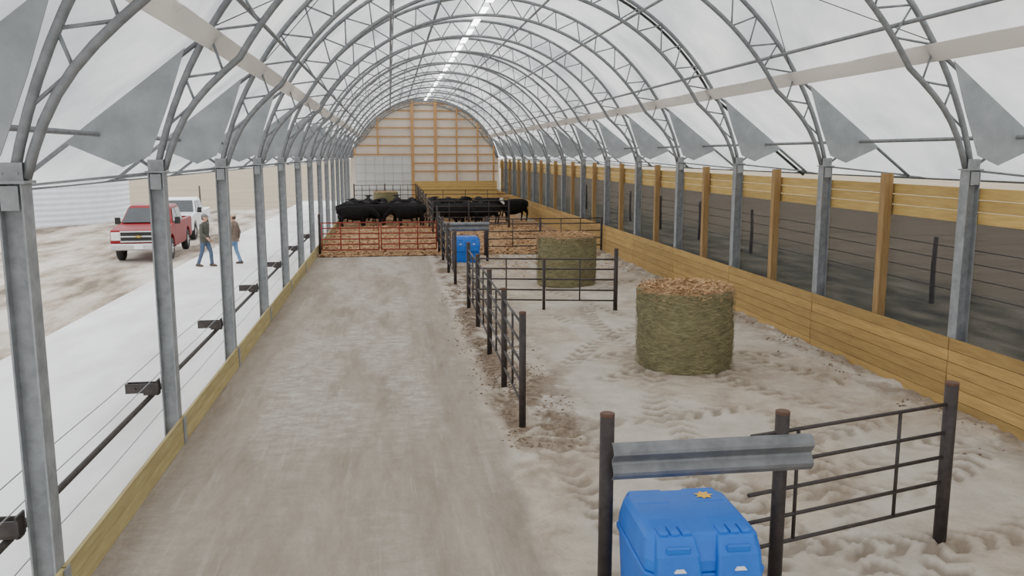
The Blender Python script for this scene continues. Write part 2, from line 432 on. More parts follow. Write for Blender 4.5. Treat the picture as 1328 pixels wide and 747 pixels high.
# ------------------------------------------------------------------ trusses
def outer_pts():
    return [arc(RO,PH0+(math.pi-2*PH0)*k/56) for k in range(57)]
RI=5.60; PI0=rad(31)
def inner_pts():
    a=[]; x1,z1=arc(RI,PI0); x0,z0=XC+OFF-.10,ZP+.02
    for k in range(7):
        t=k/7; bx_=x0*(1-t)+x1*t+.16*math.sin(math.pi*t)*1.0; bz=z0*(1-t)+z1*t+.05*math.sin(math.pi*t); a.append((bx_,bz))
    m_=[arc(RI,PI0+(math.pi-2*PI0)*k/44) for k in range(45)]
    b=[(2*XC-p[0],p[1]) for p in a][::-1]
    return a+m_+b
def xz(p,y=0): return (p[0]-XC,y,p[1]-ZP)
bm=bmesh.new(); tube(bm,[xz(p) for p in outer_pts()],.046,8,(0,1,0)); m_out=mesh("outer_chord",bm,galv_truss,True)
bm=bmesh.new(); tube(bm,[xz(p) for p in inner_pts()],.046,8,(0,1,0)); m_in=mesh("inner_chord",bm,galv_truss,True)
bm=bmesh.new()
ip=inner_pts()
def near_inner(ph):
    return min(ip,key=lambda p:abs(math.atan2(p[1]-ZP-CZ,p[0]-XC)-ph))
K=22
for k in range(K):
    p1=PH0+.10+(math.pi-2*PH0-.2)*k/K; p2=PH0+.10+(math.pi-2*PH0-.2)*(k+.5)/K; p3=PH0+.10+(math.pi-2*PH0-.2)*(k+1)/K
    tube(bm,[xz(arc(RO,p1)),xz(near_inner(p2))],.018,6,(0,1,0)); tube(bm,[xz(near_inner(p2)),xz(arc(RO,p3))],.018,6,(0,1,0))
m_web=mesh("web_lacing",bm,galv_truss,True)
def side_parts(s):
    jx,jz=arc(RO,PJ); J=(s*(jx-XC),0,jz-ZP); E=(s*(OFF+1.85),0,-.22)
    bm=bmesh.new(); tube(bm,[J,E],.032,8,(0,1,0)); o=mesh("outrigger",bm,galv_truss,True)
    bm=bmesh.new(); tube(bm,[(s*OFF,0,.0),(s*(OFF+.75),0,.52)],.024,8,(0,1,0)); tube(bm,[(s*OFF,0,-.02),(s*(OFF+1.8),0,-.2)],.018,8,(0,1,0)); st=mesh("strut",bm,galv_truss,True)
    bm=bmesh.new(); pts=[(5.48,1.60),(6.0,1.19),(6.78,.59),(7.05,.36),(6.35,.05),(6.0,.20),(5.74,.85)]
    poly_prism(bm,[(s*a,-.045,b) for a,b in pts],(0,.012,0)); pl=mesh("gusset_plate",bm,plate)
    bm=bmesh.new(); box(bm,(s*(jx-XC),0,jz-ZP),(.10,.10,.14)); tube(bm,[(s*(jx-XC)-.09*s,0,jz-ZP-.05),(s*(jx-XC)+.1*s,0,jz-ZP+.04)],.045,8,(0,1,0)); cl=mesh("clamp",bm,blackpipe)
    return o,st,pl,cl
parts={s:side_parts(s) for s in(1,-1)}
root=empty("roof_truss",(XC,YS[0],ZP),label="galvanized steel lattice arch truss under the white cover",cat="roof truss",group="arched roof trusses")
obj("outer_chord",m_out,root); obj("inner_chord",m_in,root); obj("web_lacing",m_web,root)
for s in(1,-1):
    o,st,pl,cl=parts[s]
    obj("outrigger",o,root); obj("strut",st,root); obj("gusset_plate",pl,root,label="grey kite-shaped gusset plate"); obj("clamp",cl,root,label="dark pipe clamp")
for y in YS[1:]: dup(root,(XC,y,ZP))
bm=bmesh.new(); tube(bm,[(0,-1.5,0),(0,YEND,0)],.034,8); purl=mesh("roof_purlin",bm,galv_truss,True)
for ph in (37,58,76,104,118,143):
    x,z=arc(RO-.24,rad(ph)); obj("roof_purlin",purl,None,(x,0,z),label="long galvanized purlin pipe running along the roof",cat="purlin",group="roof purlin pipes")
for s in (1,-1):
    obj("roof_purlin",purl,None,(XC+s*(OFF+.70),0,ZP+.48),label="galvanized purlin pipe along the eave outriggers",cat="purlin",group="roof purlin pipes")
    obj("roof_purlin",purl,None,(XC+s*(OFF+1.87),0,ZP-.24),label="galvanized eave pipe holding the cover edge",cat="purlin",group="roof purlin pipes")
x,z=arc(RI-.03,rad(119))
bm=bmesh.new(); tube(bm,[(x,-1,z),(x,YEND,z)],.012,6)
for k in range(0,130):
    y=2+k*.5; box(bm,(x,y,z),(.03,.05,.03))
obj("electrical_conduit",mesh("electrical_conduit",bm,galv_truss),label="thin conduit with clips running below the roof arches",cat="conduit")
a1=arc(RO-.05,rad(33)); a2=arc(RO-.05,rad(72))
bm=bmesh.new()
tube(bm,[(a1[0]-XC,0,a1[1]),(a2[0]-XC,4.42,a2[1])],.008,5); tube(bm,[(a2[0]-XC,0,a2[1]),(a1[0]-XC,4.42,a1[1])],.008,5)
cb=mesh("brace_cable",bm,strap_m)
bm=bmesh.new()
tube(bm,[(XC-a1[0],0,a1[1]),(XC-a2[0],4.42,a2[1])],.008,5); tube(bm,[(XC-a2[0],0,a2[1]),(XC-a1[0],4.42,a1[1])],.008,5)
cbl=mesh("brace_cable",bm,strap_m)
for i in(2,7,12):
    obj("brace_cable",cb,None,(XC,YS[i],0),label="crossed steel brace cables between roof trusses",cat="brace cable",group="roof brace cables")
    obj("brace_cable",cbl,None,(XC,YS[i],0),label="crossed steel brace cables between roof trusses",cat="brace cable",group="roof brace cables")
bm=bmesh.new(); pts=[]
for k in range(12):
    x,z=arc(RO-.06,rad(66)-(rad(66)-PJ)*k/11); pts.append((x,YS[4]+.14,z))
pts.append((XC+OFF+1.85,YS[4]+.14,ZP-.30))
tube(bm,pts,.035,6,(0,1,0)); obj("cover_strap",mesh("cover_strap",bm,strap_m,True),label="dark curved strap along the inside of the cover",cat="strap")

# ------------------------------------------------------------------ steel posts
def ibeam(bm,h):
    box(bm,(-.092,0,h/2),(.016,.2,h)); box(bm,(.092,0,h/2),(.016,.2,h)); box(bm,(0,0,h/2),(.17,.014,h))
bm=bmesh.new(); ibeam(bm,ZP-.02); m_sh=mesh("shaft",bm,galv)
bm=bmesh.new(); box(bm,(0,0,ZP-.01),(.26,.24,.025)); box(bm,(0,.06,ZP+.07),(.2,.012,.16)); box(bm,(0,-.06,ZP+.07),(.2,.012,.16))
for a in(-.06,.06): tube(bm,[(a,-.08,ZP+.06),(a,.08,ZP+.06)],.012,6)
box(bm,(0,-.105,ZP-.14),(.14,.01,.2))
m_cap=mesh("cap_bracket",bm,galv)
sp=None
for s,X in(('l',XL),('r',XR)):
    for y in YS[:-1]:
        lab="galvanized steel post rising from the low wooden curb" if s=='l' else "galvanized steel post rising behind the plank side wall"
        if sp is None:
            sp=empty("steel_post",(X,y,0),label=lab,cat="post",group="galvanized side posts"); obj("shaft",m_sh,sp); obj("cap_bracket",m_cap,sp)
        else: dup(sp,(X,y,0),label=lab)
bm=bmesh.new(); box(bm,(0,0,1.84),(.16,.17,3.68)); m_tp=bevelled("timber_post",bm,woodpost,.01,1)
for i in range(0,len(YS)-1):
    obj("timber_post",m_tp,None,(XR,YS[i]+2.21,0),label="square treated timber post between steel posts",cat="post",group="timber wall posts")
# ------------------------------------------------------------------ side walls
bm=bmesh.new(); bm2=bmesh.new()
for i in range(-1,len(YS)-1):
    y0=YS[0]-4.42 if i<0 else YS[i]; y1=y0+4.42
    for k in range(6): box(bm,(8.68+random.uniform(-.004,.004),(y0+y1)/2,.095+.19*k+.02),(.03,4.40,.180))
    for k in range(3): box(bm2,(8.93+random.uniform(-.004,.004),(y0+y1)/2,3.04+.185*k),(.03,4.40,.176))
obj("wall_right",mesh("wall_right",bm,wood),kind="structure",label="yellow treated plank lower side wall")
obj("trim_20",mesh("trim",bm2,wood_top),kind="structure",label="yellow plank band along the top of the side opening")
bm=bmesh.new()
for i in range(-1,len(YS)-1):
    y0=YS[0]-4.42 if i<0 else YS[i]; y1=y0+4.42
    for k in range(2): box(bm,(-2.945,(y0+y1)/2,.10+.19*k),(.04,4.39,.183))
obj("wall_left",mesh("wall_left",bm,woodcurb),kind="structure",label="low wooden plank curb beside the feed apron")
bm=bmesh.new()
for y in YS[:-1]: box(bm,(-2.915,y,.2),(.012,.14,.36))
obj("trim_3",mesh("trim_3",bm,galv),kind="structure",label="steel joint plates on the curb")
bm=bmesh.new(); box(bm,(8.97,32,1.5),(.006,74,3.0))
obj("wind_screen",mesh("wind_screen",bm,screen_m),label="dark mesh wind screen behind the posts",cat="wind screen")

# ------------------------------------------------------------------ end wall
bm=bmesh.new(); YW=YEND+.15
pts=[(XC+RO*math.cos(t),YW,ZP+CZ+RO*math.sin(t)) for t in [PH0+(math.pi-2*PH0)*k/40 for k in range(41)]]
pts=[(XR+.14,YW,0)]+pts+[(XL-.14,YW,0)]
poly_prism(bm,pts,(0,.04,0))
obj("wall_back",mesh("wall_back",bm,panel_m),kind="structure",label="pale panelled arched end wall")
def archz(x,R=RO-.08):
    d=R*R-(x-XC)**2; return ZP+CZ+math.sqrt(max(0,d))
def archhw(z,R=RO-.08):
    if z<ZP: return OFF-.05
    return math.sqrt(max(0,R*R-(z-ZP-CZ)**2))
tn=4
for x in(-2.75,-.9,1.85,3.7,5.4,7.1,8.4):
    z0=0 if x>1.7 else 3.95
    z1=archz(x)
    bm=bmesh.new(); w=.24 if x in(1.85,3.7) else .13
    box(bm,(x,YW-.17,(z0+z1)/2),(w,.12,z1-z0)); obj("trim_%d"%tn,mesh("trim",bm,studwood),kind="structure",label="vertical lumber stud on the end wall"); tn+=1
bm=bmesh.new()
for z in (4.05,4.75,5.45,6.15,6.85,7.5,8.05):
    h=archhw(z); box(bm,(XC,YW-.08,z),(2*h,.06,.11))
for z in (3.35,2.7): box(bm,((1.85+XR)/2,YW-.08,z),(XR-1.85,.06,.11))
obj("trim_%d"%tn,mesh("trim",bm,studwood),kind="structure",label="horizontal lumber girts on the end wall"); tn+=1
bm=bmesh.new()
for k in range(10): box(bm,((1.95+8.66)/2,YW-.26,.12+.19*k),(8.66-1.95,.04,.182))
obj("trim_%d"%tn,mesh("trim",bm,wood_top),kind="structure",label="yellow plank kick boards at the end wall"); tn+=1
bm=bmesh.new()
tube(bm,[(XC+(RO-.1)*math.cos(t),YW-.1,ZP+CZ+(RO-.1)*math.sin(t)) for t in [PH0+(math.pi-2*PH0)*k/40 for k in range(41)]],.09,6,(0,1,0))
obj("trim_%d"%tn,mesh("trim",bm,galv),kind="structure",label="grey arched rim around the end wall"); tn+=1
dr=empty("door_1",(-.45,YW-.12,0),kind="structure",label="large white sectional overhead door with grey grid")
bm=bmesh.new(); box(bm,(0,0,1.95),(4.4,.04,3.9)); obj("door_panel",mesh("door_panel",bm,door_m),dr)
bm=bmesh.new()
for k in range(7): box(bm,(-2.2+4.4*k/6,-.04,1.95),(.035,.05,3.9))
for k in range(7): box(bm,(0,-.045,.02+3.88*k/6),(4.4,.05,.035))
obj("door_frame",mesh("door_frame",bm,doorgrid),dr)

# ------------------------------------------------------------------ fences
rimm=nmat("rusty_rim",(.12,.06,.035),(.06,.03,.02),.8)
def post_mesh(h,r):
    bm=bmesh.new(); tube(bm,[(0,0,-.02),(0,0,h-.03)],r,14); me=mesh("shaft",bm,blackpost,True)
    for p in me.polygons:
        if len(p.vertices)>4: p.use_smooth=False
    bm=bmesh.new(); tube(bm,[(0,0,h-.03),(0,0,h-.005),(0,0,h)],[r*1.02,r*1.02,r*.9],14); rm=mesh("rim",bm,rimm)
    return me,rm
PM={}
def fpost(x,y,h,r=.055,lab="dark pipe fence post standing in the sandy floor"):
    k=(h,r)
    if k not in PM: PM[k]=post_mesh(h,r)
    e=empty("fence_post",(x,y,0),label=lab,cat="fence post",group="dark pipe fence posts")
    obj("shaft",PM[k][0],e); obj("rim",PM[k][1],e); return e
RC={}
def cyl(L,r,m,axis):
    k=(round(L,3),r,m.name,axis)
    if k not in RC:
        bm=bmesh.new(); tube(bm,[(0,0,0),(L,0,0) if axis=='x' else (0,0,L)],r,8); RC[k]=mesh("rail" if axis=='x' else "upright",bm,m,True)
    return RC[k]
def panel(p0,p1,zs,ups,mat=blackpipe,r=.022,lab="dark pipe fence section",cat="fence",grp="dark pipe fence sections",name="pipe_fence",z0=0,gap=.05):
    dx,dy=p1[0]-p0[0],p1[1]-p0[1]; L=math.hypot(dx,dy)
    ux,uy=dx/L,dy/L; L-=2*gap
    e=empty(name,(p0[0]+ux*gap,p0[1]+uy*gap,z0),math.atan2(dy,dx),label=lab,cat=cat,group=grp)
    for z in zs: obj("rail",cyl(L,r,mat,'x'),e,(0,0,z))
    for u in ups: obj("upright",cyl(zs[-1]-zs[0],r*.9,mat,'z'),e,(u*L,0,zs[0]))
    return e
Z5=(.35,.65,.95,1.25,1.55)
fpost(1.90,7.2,1.70,.066,"dark pipe post holding the guardrail beside the blue waterer")
fpost(3.50,7.04,1.70,.066,"dark pipe post holding the guardrail beside the blue waterer")
fpost(5.62,7.66,1.72,.066,"tall dark pipe post ending the short fence section")
panel((3.13,6.96),(5.62,7.66),(.40,.66,.93,1.19,1.49),(.22,.74),r=.02,lab="dark pipe fence section beside the blue waterer")
def cx(y): return 1.87+(y-12)*.012
py=[12.0,14.25,16.7,19.3,22.0]
for y in py: fpost(cx(y),y,1.75,.052)
for a,b_ in zip(py[:-1],py[1:]): panel((cx(a),a),(cx(b_),b_),Z5,(.5,),lab="dark pipe fence section along the centre lane",r=.02)
fpost(5.75,21.2,1.62,.055); fpost(3.92,21.55,1.35,.04)
panel((cx(22),21.95),(3.92,21.55),(.25,.52,.8,1.07,1.33),(.5,),lab="dark pipe cross fence section in front of a round bale",r=.022)
panel((3.92,21.55),(5.75,21.2),(.25,.52,.8,1.07,1.33),(.5,),lab="dark pipe cross fence section in front of a round bale",r=.022)
py=[26.0,29.0,32.1,34.7]
for y in py: fpost(1.94,y,1.7,.05)
for a,b_ in zip(py[:-1],py[1:]): panel((1.94,a),(1.94,b_),Z5,(.33,.66),lab="dark pipe fence section along the centre lane",r=.02)
fpost(3.62,32.0,1.7,.05,"dark pipe post holding the guardrail beside the blue waterer")
for x in(3.75,6.0,8.55): fpost(x,33.9,1.5,.045)
panel((3.75,33.9),(6.0,33.9),Z5[:4]+(1.45,),(.5,)); panel((6.0,33.9),(8.55,33.9),Z5[:4]+(1.45,),(.33,.66))
fpost(-2.86,34.9,1.65,.05)
panel((-2.82,34.85),(-.45,34.8),(.2,.42,.64,.86,1.08,1.3),(0,.33,.66,1),redpipe,.026,"rusty red pipe gate across the lane","gate","red pipe gates","pipe_gate")
panel((-.45,34.8),(1.88,34.75),(.2,.42,.64,.86,1.08,1.3),(0,.33,.66,1),redpipe,.026,"rusty red pipe gate across the lane","gate","red pipe gates","pipe_gate")
py=[38.5,42.5,46.5,50.5,54.5,58.5,62.5,66.0]
for y in py: fpost(2.08,y,1.75,.045)
for a,b_ in zip(py[:-1],py[1:]):
    if a>42: panel((2.08,a),(2.08,b_),Z5,(.5,),r=.022)
for x in(4.2,6.4): fpost(x,46.0,1.6,.05)
panel((2.08,46.0),(4.2,46.0),Z5,(.5,),r=.026); panel((4.2,46.0),(6.4,46.0),Z5,(.5,),r=.026)
for x in(-2.7,-.4,1.95): fpost(x,65.5,1.85,.05)
for a,b_ in((-2.7,-.4),(-.4,1.95)): panel((a,65.5),(b_,65.5),(.3,.65,1.0,1.35,1.75),(.25,.5,.75),blackpipe,.025,"dark steel gate before the end door","gate","dark end gates","pipe_gate")
panel((2.08,60.5),(8.5,60.5),Z5,(.25,.5,.75),r=.026)

def guard(x0,x1,y,z):
    n=[(0.0,.17),(-.035,.155),(-.075,.11),(-.08,.08),(-.03,.02),(-.02,0),(-.03,-.02),(-.08,-.08),(-.075,-.11),(-.035,-.155),(0,-.17)]
    bm=bmesh.new(); t=.012
    pf=[(x0,a,b) for a,b in n]+[(x0,a+t,b) for a,b in n[::-1]]
    poly_prism(bm,pf,(x1-x0,0,0)); me=mesh("guard_rail",bm,rail_galv)
    return obj("guard_rail",me,None,(0,y,z),label="corrugated galvanized guardrail bolted across two posts",cat="guardrail",group="waterer guardrails")
guard(1.88,3.74,6.95,1.33); guard(1.92,3.68,31.90,1.33)

# ------------------------------------------------------------------ waterer
def ring(w,d,c,z,yo=0): return [(-w+c,-d+yo,z),(w-c,-d+yo,z),(w,-d+c+yo,z),(w,d-c+yo,z),(w-c,d+yo,z),(-w+c,d+yo,z),(-w,d-c+yo,z),(-w,-d+c+yo,z)]
def loft(bm,rs):
    R=[[bm.verts.new(p) for p in r] for r in rs]
    for a,b_ in zip(R[:-1],R[1:]):
        for k in range(len(a)): bm.faces.new((a[k],a[(k+1)%len(a)],b_[(k+1)%len(a)],b_[k]))
    bm.faces.new(R[0][::-1]); bm.faces.new(R[-1])
wt=empty("livestock_waterer",(2.495,6.70,0),rad(-2),label="blue plastic livestock waterer with moulded lids under guardrail",cat="waterer",group="blue waterers")
bm=bmesh.new(); loft(bm,[ring(.44,.48,.07,0),ring(.47,.52,.08,.10),ring(.49,.56,.09,.58),ring(.51,.58,.09,.60),ring(.51,.58,.09,.66)])
obj("base",bevelled("base",bm,bluep,.02,2),wt)
bm=bmesh.new(); loft(bm,[ring(.50,.57,.09,.66),ring(.495,.56,.10,.76),ring(.475,.50,.10,.90),ring(.435,.45,.09,.955)])
obj("cover",bevelled("cover",bm,bluep,.025,3),wt)
bm=bmesh.new(); loft(bm,[[(-.19,-.63,.44),(.19,-.63,.44),(.19,-.15,.44),(-.19,-.15,.44)],[(-.19,-.64,.64),(.19,-.64,.64),(.19,-.15,.64),(-.19,-.15,.64)],
      [(-.175,-.60,.82),(.175,-.60,.82),(.175,-.15,.84),(-.175,-.15,.84)],[(-.155,-.50,.945),(.155,-.50,.945),(.155,-.15,.962),(-.155,-.15,.962)]])
lm=bevelled("lid",bm,bluep,.025,3)
for x in(-.25,.25):
    obj("lid",lm,wt,(x,0,0),label="moulded blue float lid"); obj("lid",lm,wt,(x,0,0),math.pi,label="moulded blue float lid")
bm=bmesh.new(); box(bm,(0,0,0),(.075,.16,.035)); rb=bevelled("rib",bm,bluep,.01,2)
for x in(-.25,.25):
    for dx in(-.095,0,.095): obj("rib",rb,wt,(x+dx,-.40,.956))
bm=bmesh.new(); box(bm,(0,0,0),(.20,.03,.06)); rb2=bevelled("handle",bm,bluep,.012,2)
for x in(-.25,.25): obj("handle",rb2,wt,(x,-.575,.865))
star=[]
for k in range(14):
    r=.085 if k%2==0 else .05; a=2*math.pi*k/14; star.append((.24+r*math.cos(a),.28+r*math.sin(a),.9625))
bm=bmesh.new(); poly_prism(bm,star,(0,0,.003)); obj("sticker",mesh("sticker",bm,yellow),wt,label="yellow star-shaped sticker")
for x in(-.25,.25):
    bm=bmesh.new()
    poly_prism(bm,[(x-.03,-.648,.735),(x+.03,-.648,.735),(x+.05,-.650,.71),(x-.05,-.650,.71)],(0,.02,0))
    obj("sticker",mesh("sticker",bm,whites),wt,label="small white printed emblem")
w2=dup(wt,(2.80,32.0,0),0)

# ------------------------------------------------------------------ bales
def bale(name,loc,r,h,seed,lab,top=True):
    e=empty(name,loc,label=lab,cat="hay bale",group="round hay bales")
    bm=bmesh.new(); S=150; rings=[]
    nz_=60
    for j in range(nz_+1):
        z=h*j/nz_; rr=r*(1-.03*abs(2*j/nz_-1)**4)*(.985 if j in(0,nz_) else 1)
        row=[]
        for k in range(S):
            a=2*math.pi*k/S
            n_=noise.noise((math.cos(a)*1.5+seed,math.sin(a)*1.5,z*1.5))*.06+noise.noise((math.cos(a)*5,math.sin(a)*5+seed,z*12))*.022+noise.noise((math.cos(a)*18,math.sin(a)*18+seed,z*30))*.016
            row.append(bm.verts.new(((rr+n_)*math.cos(a),(rr+n_)*math.sin(a),z)))
        rings.append(row)
    for a_,b_ in zip(rings[:-1],rings[1:]):
        for k in range(S): bm.faces.new((a_[k],a_[(k+1)%S],b_[(k+1)%S],b_[k]))
    bm.faces.new(rings[0][::-1])
    obj("wrap",mesh("wrap",bm,baleside,True),e,label="olive net-wrapped bale side")
    bm=bmesh.new(); prev=None; c=bm.verts.new((0,0,h+.03))
    for j in range(1,19):
        rr=r*.985*j/18; row=[]
        for k in range(72):
            a=2*math.pi*k/72; x,y=rr*math.cos(a),rr*math.sin(a)
            z=h+.02+.05*noise.noise((x*4+seed,y*4,1))+.035*noise.noise((x*16,y*16+seed,1))-(.05 if j==18 else 0)
            row.append(bm.verts.new((x,y,z)))
        if prev is None:
            for k in range(72): bm.faces.new((c,row[k],row[(k+1)%72]))
        else:
            for k in range(72): bm.faces.new((prev[k],row[k],row[(k+1)%72],prev[(k+1)%72]))
        prev=row
    obj("top",mesh("top",bm,baletop,True),e,label="orange-brown cut stalk end")
    if top:
        bm=bmesh.new(); rnd=random.Random(seed)
        for k in range(1700):
            a=rnd.uniform(0,6.28); q=r*math.sqrt(rnd.random())*.97; x,y=q*math.cos(a),q*math.sin(a); z=h+.03+rnd.uniform(-.01,.06)
            if rnd.random()<.16: q=r*1.01; x,y=q*math.cos(a),q*math.sin(a); z=h-rnd.uniform(0,.14)
            a=rnd.uniform(0,6.28); l=rnd.uniform(.015,.055); w=rnd.uniform(.004,.013)
            d=Vector((math.cos(a),math.sin(a),rnd.uniform(-.4,.5)))*l; s=Vector((-math.sin(a),math.cos(a),rnd.uniform(-.6,.6)))*w; p=Vector((x,y,z))
            bm.faces.new([bm.verts.new(v) for v in(p-d-s,p+d-s,p+d+s,p-d+s)])
        obj("loose_stalks",mesh("loose_stalks",bm,flake,fixn=False),e,kind="stuff")
        bm=bmesh.new()
        for k in range(5200):
            a=rnd.uniform(0,6.28); z=rnd.uniform(.02,h-.01); q=r+rnd.uniform(-.01,.035)
            p=Vector((q*math.cos(a),q*math.sin(a),z)); tdir=Vector((-math.sin(a),math.cos(a),rnd.gauss(0,.25))); o_=Vector((math.cos(a),math.sin(a),0))
            d=tdir*rnd.uniform(.03,.09)+o_*rnd.uniform(-.01,.02); s=Vector((0,0,1))*rnd.uniform(.0015,.0035)
            bm.faces.new([bm.verts.new(v) for v in(p-d-s,p+d-s,p+d+s,p-d+s)])
        obj("stray_fibres",mesh("stray_fibres",bm,fibre_m,fixn=False),e,kind="stuff")
    return e
bale("hay_bale",(5.54,15.35,0),.905,1.50,3,"round hay bale standing on end near the pen")
bale("hay_bale",(5.42,25.9,0),.92,1.52,11,"round hay bale standing on end behind the cross fence")
bale("hay_bale",(-.3,59.3,.05),.85,1.45,21,"round hay bale among the black cattle",False)

# ------------------------------------------------------------------ cattle
def cow_mesh(kind):
    bm=bmesh.new()
    if kind=="down":
        neck=[(.95,.0,1.02),(1.15,0,.90),(1.32,0,.72)]; nr=[(.15,.22),(.12,.17),(.11,.13)]
        head=[(1.38,0,.68),(1.45,0,.52),(1.52,0,.36),(1.56,0,.24),(1.57,0,.20)]
    elif kind=="turn":
        neck=[(.93,.05,1.14),(1.1,.14,1.26),(1.2,.24,1.34)]; nr=[(.15,.22),(.12,.16),(.11,.13)]
        head=[(1.24,.32,1.36),(1.27,.48,1.28),(1.29,.63,1.17),(1.30,.71,1.10),(1.30,.73,1.08)]
    else:
        neck=[(.95,0,1.12),(1.15,0,1.25),(1.3,0,1.34)]; nr=[(.15,.22),(.12,.16),(.11,.13)]
        head=[(1.4,0,1.36),(1.55,0,1.27),(1.7,0,1.15),(1.78,0,1.08),(1.81,0,1.06)]
    sp_=[(-1.02,0,1.12),(-.94,0,1.06),(-.7,0,.99),(-.35,0,.91),(0,0,.87),(.35,0,.87),(.6,0,.94),(.78,0,1.03)]
    sr=[(.08,.1),(.2,.24),(.31,.36),(.37,.44),(.40,.48),(.38,.48),(.30,.42),(.2,.30)]
    tube(bm,sp_+neck+[head[0]],sr+nr+[(.11,.12)],14)
    tube(bm,head,[(.12,.13),(.10,.11),(.075,.08),(.07,.065),(.04,.04)],12)
    h0=Vector(head[0]); hd=(Vector(head[1])-h0).normalized(); sd=hd.cross(Vector((0,0,1))).normalized()
    for s in(1,-1):
        e=h0+sd*s*.09+Vector((0,0,.06)); tube(bm,[e,e+sd*s*.10+Vector((0,0,.0)),e+sd*s*.2-Vector((0,0,.02))],[(.03,.03),(.045,.05),(.015,.02)],8)
        dy=.17*s
        f=.06*s
        tube(bm,[(.5,dy,.95),(.5+f,dy,.7),(.52+f,dy,.48),(.50+f,dy,.25),(.50+f,dy,.08),(.52+f,dy,.0)],[.15,.11,.08,.055,.058,.068],8,(1,0,0))
        tube(bm,[(-.68,dy,1.0),(-.62-f,dy,.75),(-.74-f,dy,.58),(-.84-f,dy,.48),(-.80-f,dy,.25),(-.78-f,dy,.08),(-.75-f,dy,0)],[.18,.17,.12,.075,.055,.058,.068],8,(1,0,0))
    tube(bm,[(-1.0,0,1.2),(-1.08,0,1.1),(-1.1,0,.8),(-1.08,0,.5),(-1.08,0,.38)],[.035,.03,.022,.04,.015],6,(1,0,0))
    return remeshed("cow",bm,cowblack,.04,2)
cm={k:cow_mesh(k) for k in("up","down","turn")}
wf=cm["turn"].copy(); wf.materials.append(cowwhite)
for p in wf.polygons:
    if p.center.y>.36 and p.center.x>1.05 : p.material_index=1
cows=[]
H=math.pi/2; rc=random.Random(12)
cows+=[(-1.95,47.6,.04,"down"),(1.0,47.7,math.pi+.05,"down"),(-.85,48.5,.03,"down")]
cows+=[(-2.1,49.3,.05,"up"),(1.0,49.3,math.pi,"down"),(-.5,50.1,math.pi,"up")]
for i,x in enumerate((-2.4,-1.45,-.5,.45,1.4)):
    cows.append((x,51.9+rc.uniform(-.12,.12),(-H if i%2 else H)+rc.uniform(-.06,.06),("up","down")[i%2]))
cows+=[(-1.95,53.9,.04,"up"),(.95,54.0,math.pi-.05,"down")]
for i,x in enumerate((-2.4,-1.45,-.5,.45,1.4)):
    cows.append((x,56.2+rc.uniform(-.12,.12),(H if i%2 else -H)+rc.uniform(-.06,.06),("down","up")[i%2]))
cows+=[(3.5,47.6,.06,"down"),(5.3,48.4,math.pi-.05,"down"),(3.3,49.2,0,"down"),(4.7,50.1,math.pi,"up")]
for i,x in enumerate((2.75,3.7,4.65,5.6)):
    cows.append((x,51.9+rc.uniform(-.12,.12),(-H if i%2 else H)+rc.uniform(-.06,.06),("down","up")[i%2]))
cows+=[(3.6,53.9,.0,"up"),(6.3,54.0,math.pi,"down")]
for i,x in enumerate((2.8,3.8,4.8,5.8)): cows.append((x,56.2,(H if i%2 else -H)+rc.uniform(-.06,.06),("up","down")[i%2]))
for x,y,a,kk in cows:
    o=obj("cow",cm[kk],None,(x,y,bh(x,y)+.01),a,label={"up":"black cow standing with head raised in the bedding","down":"black cow with head lowered to the bedding","turn":"black cow standing with head turned aside"}[kk],cat="cow",group="black cattle in the pens")
    o.scale=(.93,.93,.88)
o=obj("cow",wf,None,(7.3,50.3,bh(7.3,50.3)+.02),rad(-150),label="black cow with a white face looking toward the lane",cat="cow",group="black cattle in the pens")

# ------------------------------------------------------------------ feed rail, brackets, wires
bm=bmesh.new(); tube(bm,[(0,-5,0),(0,36,0)],.035,10)
obj("neck_rail",mesh("neck_rail",bm,blackpipe,True),None,(-3.30,0,.74),label="long dark pipe feed rail outside the posts",cat="feed rail")
bm=bmesh.new()
box(bm,(-.21,-.14,.0),(.42,.018,.13)); box(bm,(-.21,-.26,.0),(.42,.018,.13)); box(bm,(-.415,-.2,.0),(.018,.14,.13)); box(bm,(-.02,-.18,0),(.018,.17,.20))
box(bm,(-.10,-.2,-.085),(.2,.1,.03)); tube(bm,[(-.3,-.3,.0),(-.3,-.1,.0)],.015,8)
m_br=mesh("rail_bracket",bm,blackpipe)
for y in YS[:8]:
    obj("rail_bracket",m_br,None,(XL-.1,y,.88),label="dark steel bracket carrying the feed rail on a post",cat="bracket",group="feed rail brackets")
for z in(.52,1.05,1.32):
    bm=bmesh.new(); pts=[]
    for i in range(len(YS)-1):
        pts.append((0,YS[i],0)); pts.append((0,YS[i]+2.2,-.02))
    tube(bm,pts,.006,5); obj("fence_wire",mesh("fence_wire",bm,wire_m),None,(XL-.115,0,z),label="thin steel wire strung along the outer posts",cat="wire",group="outer post wires")

